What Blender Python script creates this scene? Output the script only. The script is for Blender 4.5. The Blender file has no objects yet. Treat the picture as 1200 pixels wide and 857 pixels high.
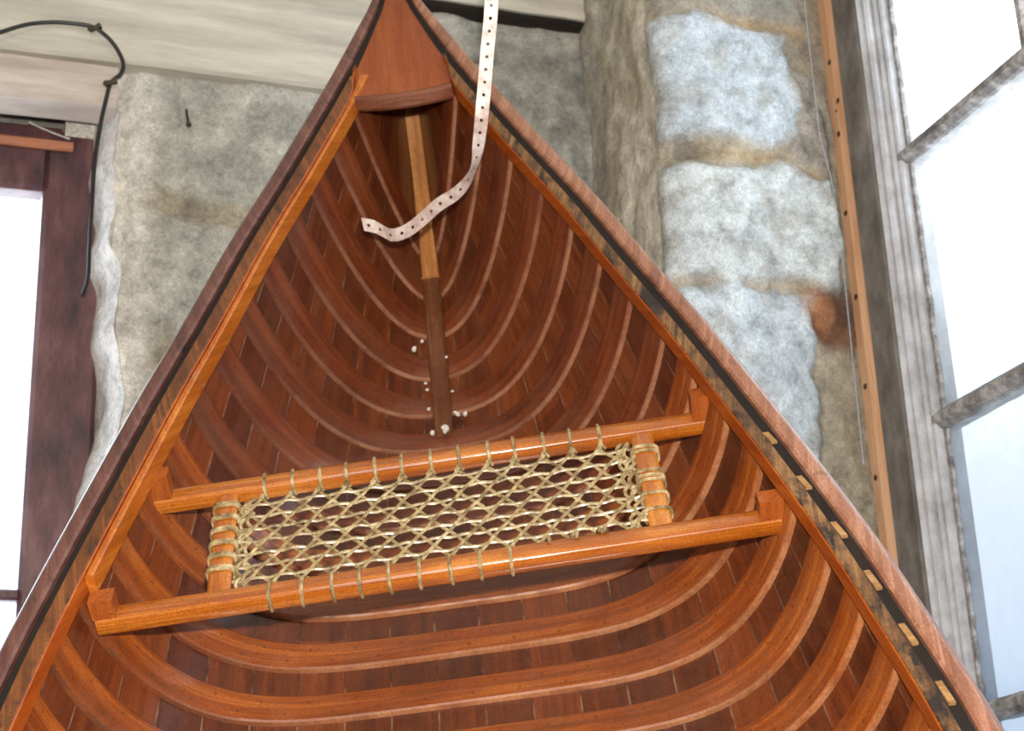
import bpy, math, random
import numpy as np
from mathutils import Vector, Matrix, noise
random.seed(7)
scene = bpy.context.scene
COL = scene.collection
CAM_H = 1.86                       # camera height above the floor
# ---------------------------------------------------------------- camera frame (x right, y down, z forward) -> world
W = np.array([[0.94824, 0.07375, 0.30888], [-0.31529, 0.33468, 0.88802], [-0.03788, -0.93944, 0.3406]])
F = 1960.0
CAMP = np.array([0, 0, CAM_H])
def ray(px, py):
    return W @ np.array([(px - 600) / F, (py - 428.5) / F, 1.0])
def atY(px, py, Y):
    d = ray(px, py); return Vector(d * (Y / d[1]) + CAMP)
def atX(px, py, X):
    d = ray(px, py); return Vector(d * (X / d[0]) + CAMP)
def atD(px, py, D):
    return Vector(ray(px, py) * D + CAMP)

# ---------------------------------------------------------------- scene object helpers
def mesh(name, V, Fc, mat, parent=None, uv=None, col=None, smooth=35):
    me = bpy.data.meshes.new(name)
    me.from_pydata([tuple(v) for v in V], [], [tuple(f) for f in Fc])
    if uv is not None:
        lay = me.uv_layers.new(name='UVMap')
        idx = np.empty(len(me.loops), dtype=np.int32); me.loops.foreach_get('vertex_index', idx)
        lay.data.foreach_set('uv', np.asarray(uv, dtype=np.float32)[idx].ravel())
    if col is not None:
        ca = me.color_attributes.new('Col', 'FLOAT_COLOR', 'POINT')
        c = np.ones((len(V), 4), dtype=np.float32); c[:, :3] = col
        ca.data.foreach_set('color', c.ravel())
    me.validate(); me.update()
    if smooth:
        me.polygons.foreach_set('use_smooth', [True] * len(me.polygons))
        me.set_sharp_from_angle(angle=math.radians(smooth))
    if mat: me.materials.append(mat)
    o = bpy.data.objects.new(name, me); COL.objects.link(o)
    if parent: o.parent = parent
    return o
def empty(name, loc, rot=None):
    o = bpy.data.objects.new(name, None); COL.objects.link(o)
    o.empty_display_size = .05
    o.matrix_world = Matrix.Translation(loc) @ (rot.to_4x4() if rot else Matrix.Identity(4))
    return o
def tag(o, label, cat, group=None):
    o['label'] = label; o['category'] = cat
    if group: o['group'] = group
    return o
def struct(o):
    o['kind'] = 'structure'; return o

class MB:
    """collects shapes for one mesh"""
    def __init__(s): s.V = []; s.F = []; s.UV = []
    def add(s, V, Fc, UV=None):
        n = len(s.V); s.V += [tuple(v) for v in V]; s.F += [tuple(i + n for i in f) for f in Fc]
        s.UV += [tuple(u) for u in (UV if UV is not None else [(0, 0)] * len(V))]
    def grid(s, P, UV=None, closed=False):
        P = np.asarray(P); n, m = P.shape[:2]
        Fc = []
        for i in range(n - 1):
            for j in range(m if closed else m - 1):
                k = (j + 1) % m
                Fc.append((i * m + j, i * m + k, (i + 1) * m + k, (i + 1) * m + j))
        s.add(P.reshape(-1, 3), Fc, None if UV is None else np.asarray(UV).reshape(-1, 2))
    def sweep(s, secs, UV=None):
        """closed cross-sections with end caps"""
        P = np.asarray(secs); n, m = P.shape[:2]; base = len(s.V)
        s.grid(P, UV, closed=True)
        s.F.append(tuple(base + i for i in range(m))[::-1]); s.F.append(tuple(base + (n - 1) * m + i for i in range(m)))
    def box(s, lo, hi, bev=0.0):
        lo = np.array(lo, float); hi = np.array(hi, float)
        # rounded box along longest axis: section octagon
        ax = int(np.argmax(hi - lo)); a, b = [i for i in range(3) if i != ax]
        bev = min(bev, .45 * (hi[a] - lo[a]), .45 * (hi[b] - lo[b]))
        def ring(t, ins):
            pts = []
            A0, A1, B0, B1 = lo[a] + ins, hi[a] - ins, lo[b] + ins, hi[b] - ins
            q = [(A0 + bev, B0), (A1 - bev, B0), (A1, B0 + bev), (A1, B1 - bev), (A1 - bev, B1), (A0 + bev, B1), (A0, B1 - bev), (A0, B0 + bev)] if bev > 0 else [(A0, B0), (A1, B0), (A1, B1), (A0, B1)]
            for x, y in q:
                p = np.zeros(3); p[ax] = t; p[a] = x; p[b] = y; pts.append(p)
            return pts
        secs = []; ts = np.linspace(lo[ax], hi[ax], 3)
        secs = [ring(t, 0) for t in ts]
        uv = []
        m = len(secs[0])
        for t in ts:
            for i in range(m):
                p = secs[0][i]; uv.append((t, p[a] + p[b]))
        s.sweep(secs, uv)
    def tube(s, pts, r, n=7, flat=1.0):
        pts = [Vector(p) for p in pts]; secs = []; uv = []
        d0 = (pts[1] - pts[0]).normalized()
        up = Vector((0, 0, 1)) if abs(d0.z) < .9 else Vector((1, 0, 0))
        nrm = d0.cross(up).normalized(); L = 0
        for i, p in enumerate(pts):
            d = (pts[min(i + 1, len(pts) - 1)] - pts[max(i - 1, 0)])
            if d.length < 1e-9: d = d0.copy()
            d.normalize()
            nrm = (nrm - d * nrm.dot(d)); nrm.normalize()
            bn = d.cross(nrm)
            rr = r(i / (len(pts) - 1)) if callable(r) else r
            secs.append([p + nrm * (rr * math.cos(2 * math.pi * k / n)) + bn * (rr * flat * math.sin(2 * math.pi * k / n)) for k in range(n)])
            if i: L += (p - pts[i - 1]).length
            uv += [(L, k * r * 6 / n if not callable(r) else k * .002) for k in range(n)]
        s.sweep([[tuple(q) for q in c] for c in secs], uv)
    def build(s, name, mat, parent=None, smooth=35):
        return mesh(name, s.V, s.F, mat, parent, uv=s.UV, smooth=smooth)
def catmull(pts, k=8):
    pts = [np.array(p, float) for p in pts]; P = [2 * pts[0] - pts[1]] + pts + [2 * pts[-1] - pts[-2]]; out = []
    for i in range(1, len(P) - 2):
        for j in range(k):
            t = j / k; a, b, c, d = P[i - 1], P[i], P[i + 1], P[i + 2]
            out.append(.5 * (2 * b + (c - a) * t + (2 * a - 5 * b + 4 * c - d) * t * t + (3 * b - a - 3 * c + d) * t ** 3))
    out.append(pts[-1]); return out

# ---------------------------------------------------------------- materials
def lin(r, g, b):
    f = lambda c: (c / 255 / 12.92) if c / 255 <= .04045 else ((c / 255 + .055) / 1.055) ** 2.4
    return (f(r), f(g), f(b), 1)
class NT:
    def __init__(s, name):
        s.m = bpy.data.materials.new(name); s.m.use_nodes = True; s.t = s.m.node_tree; s.t.nodes.clear()
        s.out = s.n('ShaderNodeOutputMaterial')
    def n(s, typ, **kw):
        nd = s.t.nodes.new(typ)
        for k, v in kw.items():
            if k.startswith('i_'):
                key = k[2:].replace('_', ' ')
                s.set(nd.inputs[key], v)
            else: setattr(nd, k, v)
        return nd
    def set(s, inp, v):
        if isinstance(v, bpy.types.NodeSocket): s.t.links.new(v, inp)
        else: inp.default_value = v
    def math(s, op, a, b=0.0, c=None, clamp=False):
        nd = s.t.nodes.new('ShaderNodeMath'); nd.operation = op; nd.use_clamp = clamp
        s.set(nd.inputs[0], a); s.set(nd.inputs[1], b)
        if c is not None: s.set(nd.inputs[2], c)
        return nd.outputs[0]
    def mix(s, f, a, b, mode='MIX'):
        nd = s.t.nodes.new('ShaderNodeMix'); nd.data_type = 'RGBA'; nd.blend_type = mode
        s.set(nd.inputs[0], f); s.set(nd.inputs[6], a); s.set(nd.inputs[7], b); return nd.outputs[2]
    def ramp(s, f, stops):
        nd = s.t.nodes.new('ShaderNodeValToRGB'); el = nd.color_ramp.elements
        while len(el) < len(stops): el.new(.5)
        for e, (p, c) in zip(el, stops): e.position = p; e.color = c if len(c) == 4 else (*c, 1)
        s.set(nd.inputs[0], f); return nd.outputs[0]
    def step(s, f, lo, hi):
        nd = s.t.nodes.new('ShaderNodeMapRange'); s.set(nd.inputs[0], f); nd.inputs[1].default_value = lo; nd.inputs[2].default_value = hi; nd.clamp = True
        return nd.outputs[0]
    def mapping(s, vec, sc):
        nd = s.t.nodes.new('ShaderNodeMapping'); s.set(nd.inputs[0], vec); nd.inputs[3].default_value = sc; return nd.outputs[0]
    def noise(s, vec, scale, detail=4, rough=.6, dist=0.0):
        nd = s.t.nodes.new('ShaderNodeTexNoise'); s.set(nd.inputs['Vector'], vec); nd.inputs['Scale'].default_value = scale
        nd.inputs['Detail'].default_value = detail; nd.inputs['Roughness'].default_value = rough; nd.inputs['Distortion'].default_value = dist
        return nd.outputs['Fac']
    def finish(s, col, rough=.5, bump=None, bstr=.3, bdist=.003, coat=0.0, metal=0.0, spec=.5, **kw):
        p = s.n('ShaderNodeBsdfPrincipled')
        s.set(p.inputs['Base Color'], col); s.set(p.inputs['Roughness'], rough); s.set(p.inputs['Metallic'], metal)
        s.set(p.inputs['Coat Weight'], coat); p.inputs['Coat Roughness'].default_value = .18; s.set(p.inputs['Specular IOR Level'], spec)
        for k, v in kw.items(): s.set(p.inputs[k.replace('_', ' ')], v)
        if bump is not None:
            b = s.n('ShaderNodeBump'); b.inputs['Strength'].default_value = bstr; b.inputs['Distance'].default_value = bdist
            s.set(b.inputs['Height'], bump); s.t.links.new(b.outputs[0], p.inputs['Normal'])
        s.t.links.new(p.outputs[0], s.out.inputs[0]); return s.m

def wood(name, dark, mid, light, rough=.32, coat=.35, grain=70, wear=None, wear_amt=0.0, wear_scale=25, dust=0.0, tacks=False, uvmode=True, spec=.5, bstr=.25, edge=None, edge_amt=.6, coat_rough=.18):
    k = NT(name); tc = k.n('ShaderNodeTexCoord')
    uv = tc.outputs['UV']; ob = tc.outputs['Object']
    g1 = k.noise(k.mapping(uv, (3, grain, 1)), 1.0, 5, .65, .4)
    g2 = k.noise(k.mapping(uv, (9, grain * 4, 1)), 1.0, 3, .6)
    big = k.noise(ob, 5, 3, .5)
    mid_n = k.noise(k.mapping(uv, (5, 14, 1)), 1.0, 5, .7, .6)
    f = k.math('ADD', k.math('MULTIPLY', g1, .5), k.math('ADD', k.math('MULTIPLY', g2, .2), k.math('ADD', k.math('MULTIPLY', big, .2), k.math('MULTIPLY', mid_n, .2))))
    c = k.ramp(f, [(.38, dark), (.55, mid), (.72, light)])
    r = rough
    if wear is not None:
        wn = k.noise(k.mapping(uv, (4, 30, 1)), 1.0, 6, .75, .3)
        wn2 = k.noise(ob, wear_scale, 5, .7)
        wf = k.step(k.math('ADD', k.math('MULTIPLY', wn, .55), k.math('MULTIPLY', wn2, .45)), .62 - wear_amt * .3, .72 - wear_amt * .3)
        c = k.mix(wf, c, wear)
    if tacks:
        sx = k.n('ShaderNodeSeparateXYZ'); k.t.links.new(uv, sx.inputs[0])
        a = k.math('SUBTRACT', k.math('FRACT', k.math('DIVIDE', sx.outputs[0], .0285)), .5)
        a = k.math('MULTIPLY', a, .0285)
        par = k.math('SUBTRACT', k.math('MULTIPLY', k.math('GREATER_THAN', k.math('FRACT', k.math('DIVIDE', sx.outputs[0], .057)), .5), 2.0), 1.0)
        b = k.math('SUBTRACT', sx.outputs[1], k.math('MULTIPLY', par, .009))
        d = k.math('SQRT', k.math('ADD', k.math('MULTIPLY', a, a), k.math('MULTIPLY', b, b)))
        tf = k.math('MULTIPLY', k.math('SUBTRACT', 1.0, k.step(d, .0012, .0026)), .55)
        c = k.mix(tf, c, lin(52, 30, 18))
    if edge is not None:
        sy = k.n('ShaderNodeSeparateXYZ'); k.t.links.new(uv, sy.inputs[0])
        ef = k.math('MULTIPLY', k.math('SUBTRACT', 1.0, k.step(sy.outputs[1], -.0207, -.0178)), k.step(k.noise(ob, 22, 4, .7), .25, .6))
        ec = k.mix(k.step(sy.outputs[0], -.32, -.10), lin(74, 52, 44), edge)  # rib edge colour: painted highlight and dust to starboard, darker line to port
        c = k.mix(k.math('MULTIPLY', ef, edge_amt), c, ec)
    gr = k.noise(ob, 420, 2, .6)
    c = k.mix(1.0, c, k.ramp(gr, [(.3, (.74, .74, .74)), (.7, (1.26, 1.26, 1.26))]), 'MULTIPLY')
    sp = k.noise(ob, 90, 3, .7)
    c = k.mix(k.math('MULTIPLY', k.step(sp, .64, .74), .35), c, lin(60, 34, 22))
    if dust:
        dn = k.noise(ob, 14, 6, .75); dn2 = k.noise(ob, 140, 2, .6)
        df = k.math('MULTIPLY', k.step(k.math('ADD', k.math('MULTIPLY', dn, .75), k.math('MULTIPLY', dn2, .25)), .42, .72), dust)
        c = k.mix(df, c, lin(146, 112, 84))
        r = k.math('ADD', rough, k.math('MULTIPLY', df, .6))
    else:
        r = k.math('ADD', rough, k.math('MULTIPLY', k.step(big, .4, .7), .12))
    return k.finish(c, r, bump=f, bstr=bstr, bdist=.002, coat=coat, spec=spec, Coat_Roughness=coat_rough)

M = {}
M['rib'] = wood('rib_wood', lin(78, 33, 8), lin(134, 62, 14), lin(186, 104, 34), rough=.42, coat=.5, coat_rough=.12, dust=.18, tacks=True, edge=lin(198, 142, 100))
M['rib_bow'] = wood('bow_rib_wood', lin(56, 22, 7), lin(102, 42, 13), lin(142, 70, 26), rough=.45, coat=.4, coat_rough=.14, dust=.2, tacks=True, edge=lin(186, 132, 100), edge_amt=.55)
M['rail'] = wood('seat_rail_wood', lin(104, 44, 8), lin(172, 92, 22), lin(224, 150, 62), rough=.24, coat=1.0, coat_rough=.07, grain=60, wear=lin(146, 74, 30), wear_amt=.25)
M['block'] = wood('spacer_block_wood', lin(128, 58, 20), lin(160, 82, 32), lin(180, 100, 42), rough=.34, coat=.3)
M['deck'] = wood('deck_wood', lin(116, 52, 20), lin(150, 74, 32), lin(172, 96, 50), rough=.42, coat=.15, grain=40)
M['coaming'] = wood('coaming_wood', lin(86, 44, 30), lin(118, 66, 46), lin(140, 90, 68), rough=.4, coat=.2, dust=.2)
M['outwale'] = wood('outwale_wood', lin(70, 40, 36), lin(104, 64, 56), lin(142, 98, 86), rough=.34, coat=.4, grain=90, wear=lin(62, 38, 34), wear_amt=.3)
M['outwale_lit'] = wood('window_lit_outwale_wood', lin(110, 66, 50), lin(156, 104, 80), lin(204, 156, 130), rough=.3, coat=.5, grain=90, wear=lin(84, 52, 42), wear_amt=.2)  # lit copy for starboard: window light painted into the wood colour
M['inwale'] = wood('inwale_wood', lin(126, 52, 10), lin(164, 76, 16), lin(196, 108, 32), rough=.34, coat=.3, wear=lin(112, 58, 24), wear_amt=.1)
M['inwale_top'] = wood('worn_inwale_wood', lin(70, 46, 28), lin(124, 84, 46), lin(176, 136, 88), rough=.5, coat=.1, grain=120, wear=lin(38, 26, 22), wear_amt=.5, wear_scale=24)
M['inwale_top_port'] = wood('brown_inwale_wood', lin(62, 34, 18), lin(112, 64, 30), lin(156, 96, 48), rough=.42, coat=.2, grain=110, wear=lin(40, 26, 22), wear_amt=.35, wear_scale=22)
M['splice'] = wood('splice_strip_wood', lin(140, 68, 14), lin(182, 98, 26), lin(212, 134, 52), rough=.34, coat=.3, wear=lin(172, 150, 130), wear_amt=.14)
M['stem'] = wood('inner_stem_wood', lin(130, 72, 30), lin(186, 122, 62), lin(220, 170, 112), rough=.5, coat=.1, dust=.2)
M['keelson'] = wood('keelson_wood', lin(60, 29, 15), lin(96, 50, 25), lin(128, 78, 44), rough=.45, coat=.15, dust=.3)
M['rib_end'] = wood('rib_end_grain', lin(120, 84, 50), lin(168, 126, 80), lin(200, 162, 112), rough=.7, coat=0)
M['gap_shade'] = wood('shaded_gap_wood', lin(20, 14, 12), lin(30, 20, 16), lin(40, 28, 20), rough=.8, coat=0)  # near-black colour painting the shade in the slot and below the beam

def planking():
    k = NT('planking_wood'); tc = k.n('ShaderNodeTexCoord'); uv = tc.outputs['UV']; ob = tc.outputs['Object']
    sx = k.n('ShaderNodeSeparateXYZ'); k.t.links.new(uv, sx.inputs[0])
    u, g = sx.outputs[0], sx.outputs[1]
    gs = k.math('DIVIDE', k.math('ADD', g, .0285), .057)
    idx = k.math('FLOOR', gs); fr = k.math('FRACT', gs)
    # butt joints along every strake
    ub = k.math('FLOOR', k.math('DIVIDE', k.math('ADD', u, k.math('MULTIPLY', idx, .37)), .62))
    wn = k.n('ShaderNodeTexWhiteNoise', noise_dimensions='2D')
    cv = k.n('ShaderNodeCombineXYZ'); k.set(cv.inputs[0], idx); k.set(cv.inputs[1], ub); k.t.links.new(cv.outputs[0], wn.inputs['Vector'])
    g1 = k.noise(k.mapping(uv, (4, 60, 1)), 1.0, 5, .65, .3)
    g2 = k.noise(k.mapping(uv, (14, 240, 1)), 1.0, 3, .6)
    f = k.math('ADD', k.math('MULTIPLY', g1, .5), k.math('ADD', k.math('MULTIPLY', g2, .2), k.math('MULTIPLY', wn.outputs['Value'], .2)))
    c = k.ramp(f, [(.24, lin(48, 19, 7)), (.46, lin(92, 39, 13)), (.68, lin(136, 66, 24))])
    seam = k.math('SUBTRACT', 1.0, k.step(k.math('ABSOLUTE', k.math('SUBTRACT', k.math('ABSOLUTE', k.math('SUBTRACT', fr, .5)), .5)), .008, .026))
    sn = k.noise(k.mapping(uv, (25, 3, 1)), 1.0, 3, .6)
    c = k.mix(k.math('MULTIPLY', seam, .65), c, k.ramp(sn, [(.4, lin(48, 24, 16)), (.62, lin(150, 122, 96))]))
    dn = k.noise(ob, 12, 6, .75); dn2 = k.noise(ob, 150, 2, .6)
    df = k.math('MULTIPLY', k.step(k.math('ADD', k.math('MULTIPLY', dn, .7), k.math('MULTIPLY', dn2, .3)), .42, .72), .2)
    c = k.mix(df, c, lin(130, 92, 66))
    gr = k.noise(ob, 420, 2, .6)
    c = k.mix(1.0, c, k.ramp(gr, [(.3, (.74, .74, .74)), (.7, (1.26, 1.26, 1.26))]), 'MULTIPLY')
    h = k.math('SUBTRACT', k.math('MULTIPLY', f, .3), k.math('MULTIPLY', seam, .6))
    return k.finish(c, k.math('ADD', .38, k.math('MULTIPLY', df, .7)), bump=h, bstr=.35, bdist=.002, coat=.35, Coat_Roughness=.14)
M['plank'] = planking()

def simple(name, c1, c2, scale=20, rough=.6, metal=0.0, coat=0.0, stretch=(1, 1, 1), bstr=.3, lo=.35, hi=.65, c3=None):
    k = NT(name); tc = k.n('ShaderNodeTexCoord'); ob = k.mapping(tc.outputs['Object'], stretch)
    n = k.noise(ob, scale, 6, .7)
    c = k.ramp(n, [(lo, c1), (hi, c2)] if c3 is None else [(lo, c1), ((lo + hi) / 2, c3), (hi, c2)])
    return k.finish(c, rough, bump=n, bstr=bstr, bdist=.004, metal=metal, coat=coat)
M['rawhide'] = simple('rawhide_lacing', lin(104, 82, 52), lin(206, 188, 146), 70, rough=.42, coat=.2, c3=lin(160, 138, 96))
M['strap'] = simple('galvanised_strap', lin(176, 146, 138), lin(222, 214, 206), 45, rough=.4, metal=.1, c3=lin(204, 184, 176))
M['cable'] = simple('black_cable_rubber', lin(20, 19, 20), lin(38, 36, 36), 60, rough=.45)
M['clip'] = simple('cable_clip_plastic', lin(26, 22, 16), lin(70, 58, 30), 120, rough=.5)
M['nail'] = simple('rusty_iron', lin(50, 36, 30), lin(92, 66, 50), 200, rough=.6, metal=.3)
M['bright'] = simple('bright_screw_metal', lin(200, 196, 188), lin(240, 238, 232), 200, rough=.22, metal=.9)
M['crumb'] = simple('plaster_crumb', lin(180, 172, 160), lin(236, 232, 224), 150, rough=.9)
M['wire'] = simple('thin_grey_wire', lin(150, 158, 170), lin(196, 204, 214), 100, rough=.4, metal=.4)
M['paint'] = simple('whitewashed_boards', lin(176, 170, 158), lin(216, 211, 199), 7, rough=.75, stretch=(.35, 1, 3), c3=lin(196, 191, 178), bstr=.25)
M['paint_pink'] = simple('pinkish_white_board', lin(176, 162, 150), lin(214, 204, 194), 8, rough=.75, stretch=(.35, 1, 3), c3=lin(196, 182, 172), bstr=.25)
M['purple'] = simple('purple_brown_frame_paint', lin(56, 38, 44), lin(118, 84, 84), 9, rough=.5, c3=lin(92, 58, 62), stretch=(2, 2, .6), bstr=.3)
M['batten_red'] = simple('reddish_batten_wood', lin(150, 92, 66), lin(196, 132, 100), 18, rough=.6, stretch=(.3, 1, 3))
M['batten'] = simple('tan_batten_wood', lin(196, 146, 108), lin(220, 176, 140), 14, rough=.55, stretch=(3, 3, .3))
M['post'] = simple('weathered_grey_post', lin(88, 82, 78), lin(140, 135, 131), 14, rough=.75, stretch=(1, 1, .6), c3=lin(114, 108, 103))
M['sash'] = simple('chipped_grey_sash_paint', lin(150, 148, 150), lin(198, 200, 206), 20, rough=.55, stretch=(1, 1, .7), c3=lin(176, 176, 180), lo=.34, hi=.66)
M['muntin'] = simple('dusty_muntin_paint', lin(92, 88, 86), lin(186, 182, 182), 40, rough=.7, c3=lin(138, 134, 132))
M['floor'] = simple('dusty_floor_boards', lin(70, 60, 50), lin(120, 106, 92), 6, rough=.8, stretch=(1, 6, 1))
M['plain_stone'] = simple('dim_stone_wall', lin(110, 106, 98), lin(176, 170, 160), 5, rough=.9, bstr=.5)

def stone_mat():
    k = NT('limewashed_stone'); tc = k.n('ShaderNodeTexCoord'); ob = tc.outputs['Object']
    at = k.n('ShaderNodeAttribute', attribute_name='Col')
    n1 = k.noise(ob, 26, 8, .72); n2 = k.noise(ob, 110, 4, .7); n3 = k.noise(ob, 9, 5, .6, .8)
    v = k.ramp(k.math('ADD', k.math('MULTIPLY', n1, .7), k.math('MULTIPLY', n2, .3)), [(.30, (.40, .39, .38)), (.5, (.95, .95, .94)), (.66, (1.38, 1.37, 1.35))])
    n4 = k.noise(ob, 330, 3, .7)
    c = k.mix(1.0, at.outputs['Color'], v, 'MULTIPLY')
    c = k.mix(1.0, c, k.ramp(n4, [(.3, (.72, .72, .71)), (.7, (1.28, 1.28, 1.28))]), 'MULTIPLY')
    c = k.mix(k.math('MULTIPLY', k.step(n3, .6, .7), .35), c, lin(120, 112, 100))
    h = k.math('ADD', k.math('MULTIPLY', n1, .6), k.math('ADD', k.math('MULTIPLY', n2, .3), k.math('MULTIPLY', n4, .12)))
    return k.finish(c, .88, bump=h, bstr=.8, bdist=.014, spec=.3)
M['stone'] = stone_mat()

def glass_mat(name, stops, film):
    """dusty old pane: light passes, tinted by the grime lying on it"""
    k = NT(name); tc = k.n('ShaderNodeTexCoord'); ob = tc.outputs['Object']
    sx = k.n('ShaderNodeSeparateXYZ'); k.t.links.new(ob, sx.inputs[0])
    n = k.noise(k.mapping(ob, (1, 1, .6)), 5, 6, .7, .5); n2 = k.noise(ob, 40, 4, .7)
    h = k.math('ADD', k.math('DIVIDE', sx.outputs[2], 2.6), k.math('MULTIPLY', k.math('SUBTRACT', n, .5), .12))
    h = k.math('ADD', h, k.math('MULTIPLY', k.math('SUBTRACT', n2, .5), .05))
    c = k.ramp(h, stops)
    t = k.n('ShaderNodeBsdfTransparent'); k.t.links.new(c, t.inputs[0])
    g = k.n('ShaderNodeBsdfGlossy'); g.inputs['Roughness'].default_value = .15
    d = k.n('ShaderNodeBsdfTranslucent'); k.t.links.new(c, d.inputs[0])
    m1 = k.n('ShaderNodeMixShader'); m1.inputs[0].default_value = film; k.t.links.new(t.outputs[0], m1.inputs[1]); k.t.links.new(d.outputs[0], m1.inputs[2])
    m2 = k.n('ShaderNodeMixShader'); m2.inputs[0].default_value = .04; k.t.links.new(m1.outputs[0], m2.inputs[1]); k.t.links.new(g.outputs[0], m2.inputs[2])
    k.t.links.new(m2.outputs[0], k.out.inputs[0]); return k.m

# ================================================================ CANOE
def curve1d(tab):
    xs = np.array([a for a, b in tab]); ys = np.array([b for a, b in tab])
    h = np.diff(xs); d = np.diff(ys) / h
    m = np.zeros(len(xs)); m[0], m[-1] = d[0], d[-1]
    for i in range(1, len(xs) - 1):
        m[i] = 0 if d[i - 1] * d[i] <= 0 else (h[i - 1] + h[i]) * 2 / ((h[i - 1] + 2 * h[i]) / d[i - 1] + (2 * h[i - 1] + h[i]) / d[i]) * 1.0 if False else (3 * (h[i - 1] + h[i]) / ((2 * h[i] + h[i - 1]) / d[i - 1] + (h[i] + 2 * h[i - 1]) / d[i]))
    def f(x):
        x = min(max(x, xs[0]), xs[-1]); i = min(int(np.searchsorted(xs, x, 'right')) - 1, len(xs) - 2)
        t = (x - xs[i]) / h[i]
        return float((2 * t**3 - 3 * t**2 + 1) * ys[i] + (t**3 - 2 * t**2 + t) * h[i] * m[i] + (-2 * t**3 + 3 * t**2) * ys[i + 1] + (t**3 - t**2) * h[i] * m[i + 1])
    return f
MID = 2.25; LEN = 2 * MID
mir = lambda u: u if u <= MID else LEN - u
_b = curve1d([(0, .000), (.05, .0005), (.1, .0075), (.15, .0205), (.2, .034), (.3, .070), (.4, .112), (.5, .154), (.567, .183), (.652, .217), (.737, .247), (.822, .277), (.907, .307), (.992, .334), (1.077, .359), (1.162, .383), (1.247, .405), (1.332, .425), (1.417, .441), (1.6, .470), (1.9, .494), (2.25, .502)])
_g = curve1d([(0, .36), (.1, .62), (.232, .93), (.35, 1), (2.25, 1)])
_bot = curve1d([(0, -.40), (.03, -.335), (.06, -.258), (.1, -.187), (.16, -.115), (.22, -.06), (.28, -.022), (.36, .014), (.46, .041), (.567, .076), (.652, .091), (.737, .099), (.822, .107), (.907, .114), (.992, .121), (1.077, .129), (1.162, .141), (1.247, .149), (1.332, .155), (1.6, .161), (2.25, .166)])
_p = curve1d([(0, 1.2), (.3, 1.4), (.482, 2.0), (.567, 2.2), (.652, 2.6), (.737, 2.9), (.822, 3.5), (.907, 4.1), (1.077, 4.4), (1.162, 4.5), (1.247, 5.1), (1.332, 5.5), (2.25, 5.6)])
_q = curve1d([(0, 1.0), (.482, 1.1), (.567, 1.2), (.737, 1.2), (.907, 1.25), (1.077, 1.45), (1.162, 1.55), (1.247, 1.45), (2.25, 1.45)])
bw = lambda u: _b(mir(u)); gg = lambda u: _g(mir(u)); bot = lambda u: _bot(mir(u))
S = lambda u: -.394 * max(0, 1 - mir(u) / 2.3) ** 2.2338
top = lambda u: S(u) - .020
def sec(u, off=0.0, n=61):
    """half section from keel to gunwale (v, w), girth-resampled; off = outward offset from the rib faces"""
    m = mir(u); p, q = _p(m), _q(m); bh = bw(u) + .006 * gg(u); t = top(u); bt = bot(u)
    ph = np.linspace(0, 1, 400) ** 1.6 * math.pi / 2
    x = bh * np.sin(ph) ** (2 / p); y = t + (bt - t) * np.cos(ph) ** (2 / q)
    if off:
        dx = np.gradient(x); dy = np.gradient(y); L = np.hypot(dx, dy) + 1e-9
        nx, ny = -dy / L, dx / L              # outward (away from inside)
        nx[0] = 0; ny[0] = 1
        x = x + nx * off; y = y + ny * off; x = np.maximum(x, 0)
        y[-1] = t
    L = np.concatenate([[0], np.cumsum(np.hypot(np.diff(x), np.diff(y)))])
    s = np.linspace(0, L[-1], n)
    return np.interp(s, L, x), np.interp(s, L, y), s
def full(u, off=0.0, n=61, trim=0.0):
    x, y, s = sec(u, off, n)
    if trim:
        s2 = np.linspace(0, s[-1] - trim, n); x = np.interp(s2, s, x); y = np.interp(s2, s, y); s = s2
    return np.concatenate([-x[::-1], x[1:]]), np.concatenate([y[::-1], y[1:]]), np.concatenate([-s[::-1], s[1:]])
BwM = np.array([[-0.17786, 0.92904, 0.32442], [-0.63942, -0.35971, 0.67952], [-0.748, 0.08658, -0.65803]])
TW = np.array([0.7656, 2.6329, 1.3376 + CAM_H])
# local canoe axes: x = starboard (v), y = toward the bow (-u), z = up out of the hull (-w); origin at the stern's foot
U0, W0 = LEN - .28, .0
org = BwM @ np.array([U0, 0, W0]) + TW
R3 = np.stack([BwM[:, 1], -BwM[:, 0], -BwM[:, 2]], 1)
canoe = empty('canoe', Vector(org), Matrix(R3.tolist()))
tag(canoe, 'long varnished wooden canoe leaning bow up against the stone wall', 'canoe')
def L3(u, v, w): return (v, U0 - u, W0 - w)
def cw(u, v, w): return Vector(BwM @ np.array([u, v, w]) + TW)     # canoe coordinates -> world

us = np.concatenate([np.linspace(0, .3, 16)[:-1], np.linspace(.3, MID, 60)])
us = np.concatenate([us, (LEN - us[::-1])[1:]])
PL = []; UVp = []
for u in us:
    v, w, s = full(u, .008, 61, .012)
    PL.append([L3(u, a, b) for a, b in zip(v, w)]); UVp.append([(u, c) for c in s])
PO = []
for u in us:
    v, w, s = full(u, .0135, 61, .012); PO.append([L3(u, a, b) for a, b in zip(v, w)])
mb = MB(); mb.grid(PL, UVp); mb.grid(np.asarray(PO)[:, ::-1], np.asarray(UVp)[:, ::-1])
n_ = len(PL[0])
mb.grid(np.stack([np.array(PL)[:, 0], np.array(PO)[:, 0]], 1), None); mb.grid(np.stack([np.array(PO)[:, -1], np.array(PL)[:, -1]], 1), None)
hull = mb.build('planking', M['plank'], canoe, smooth=50)
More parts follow.
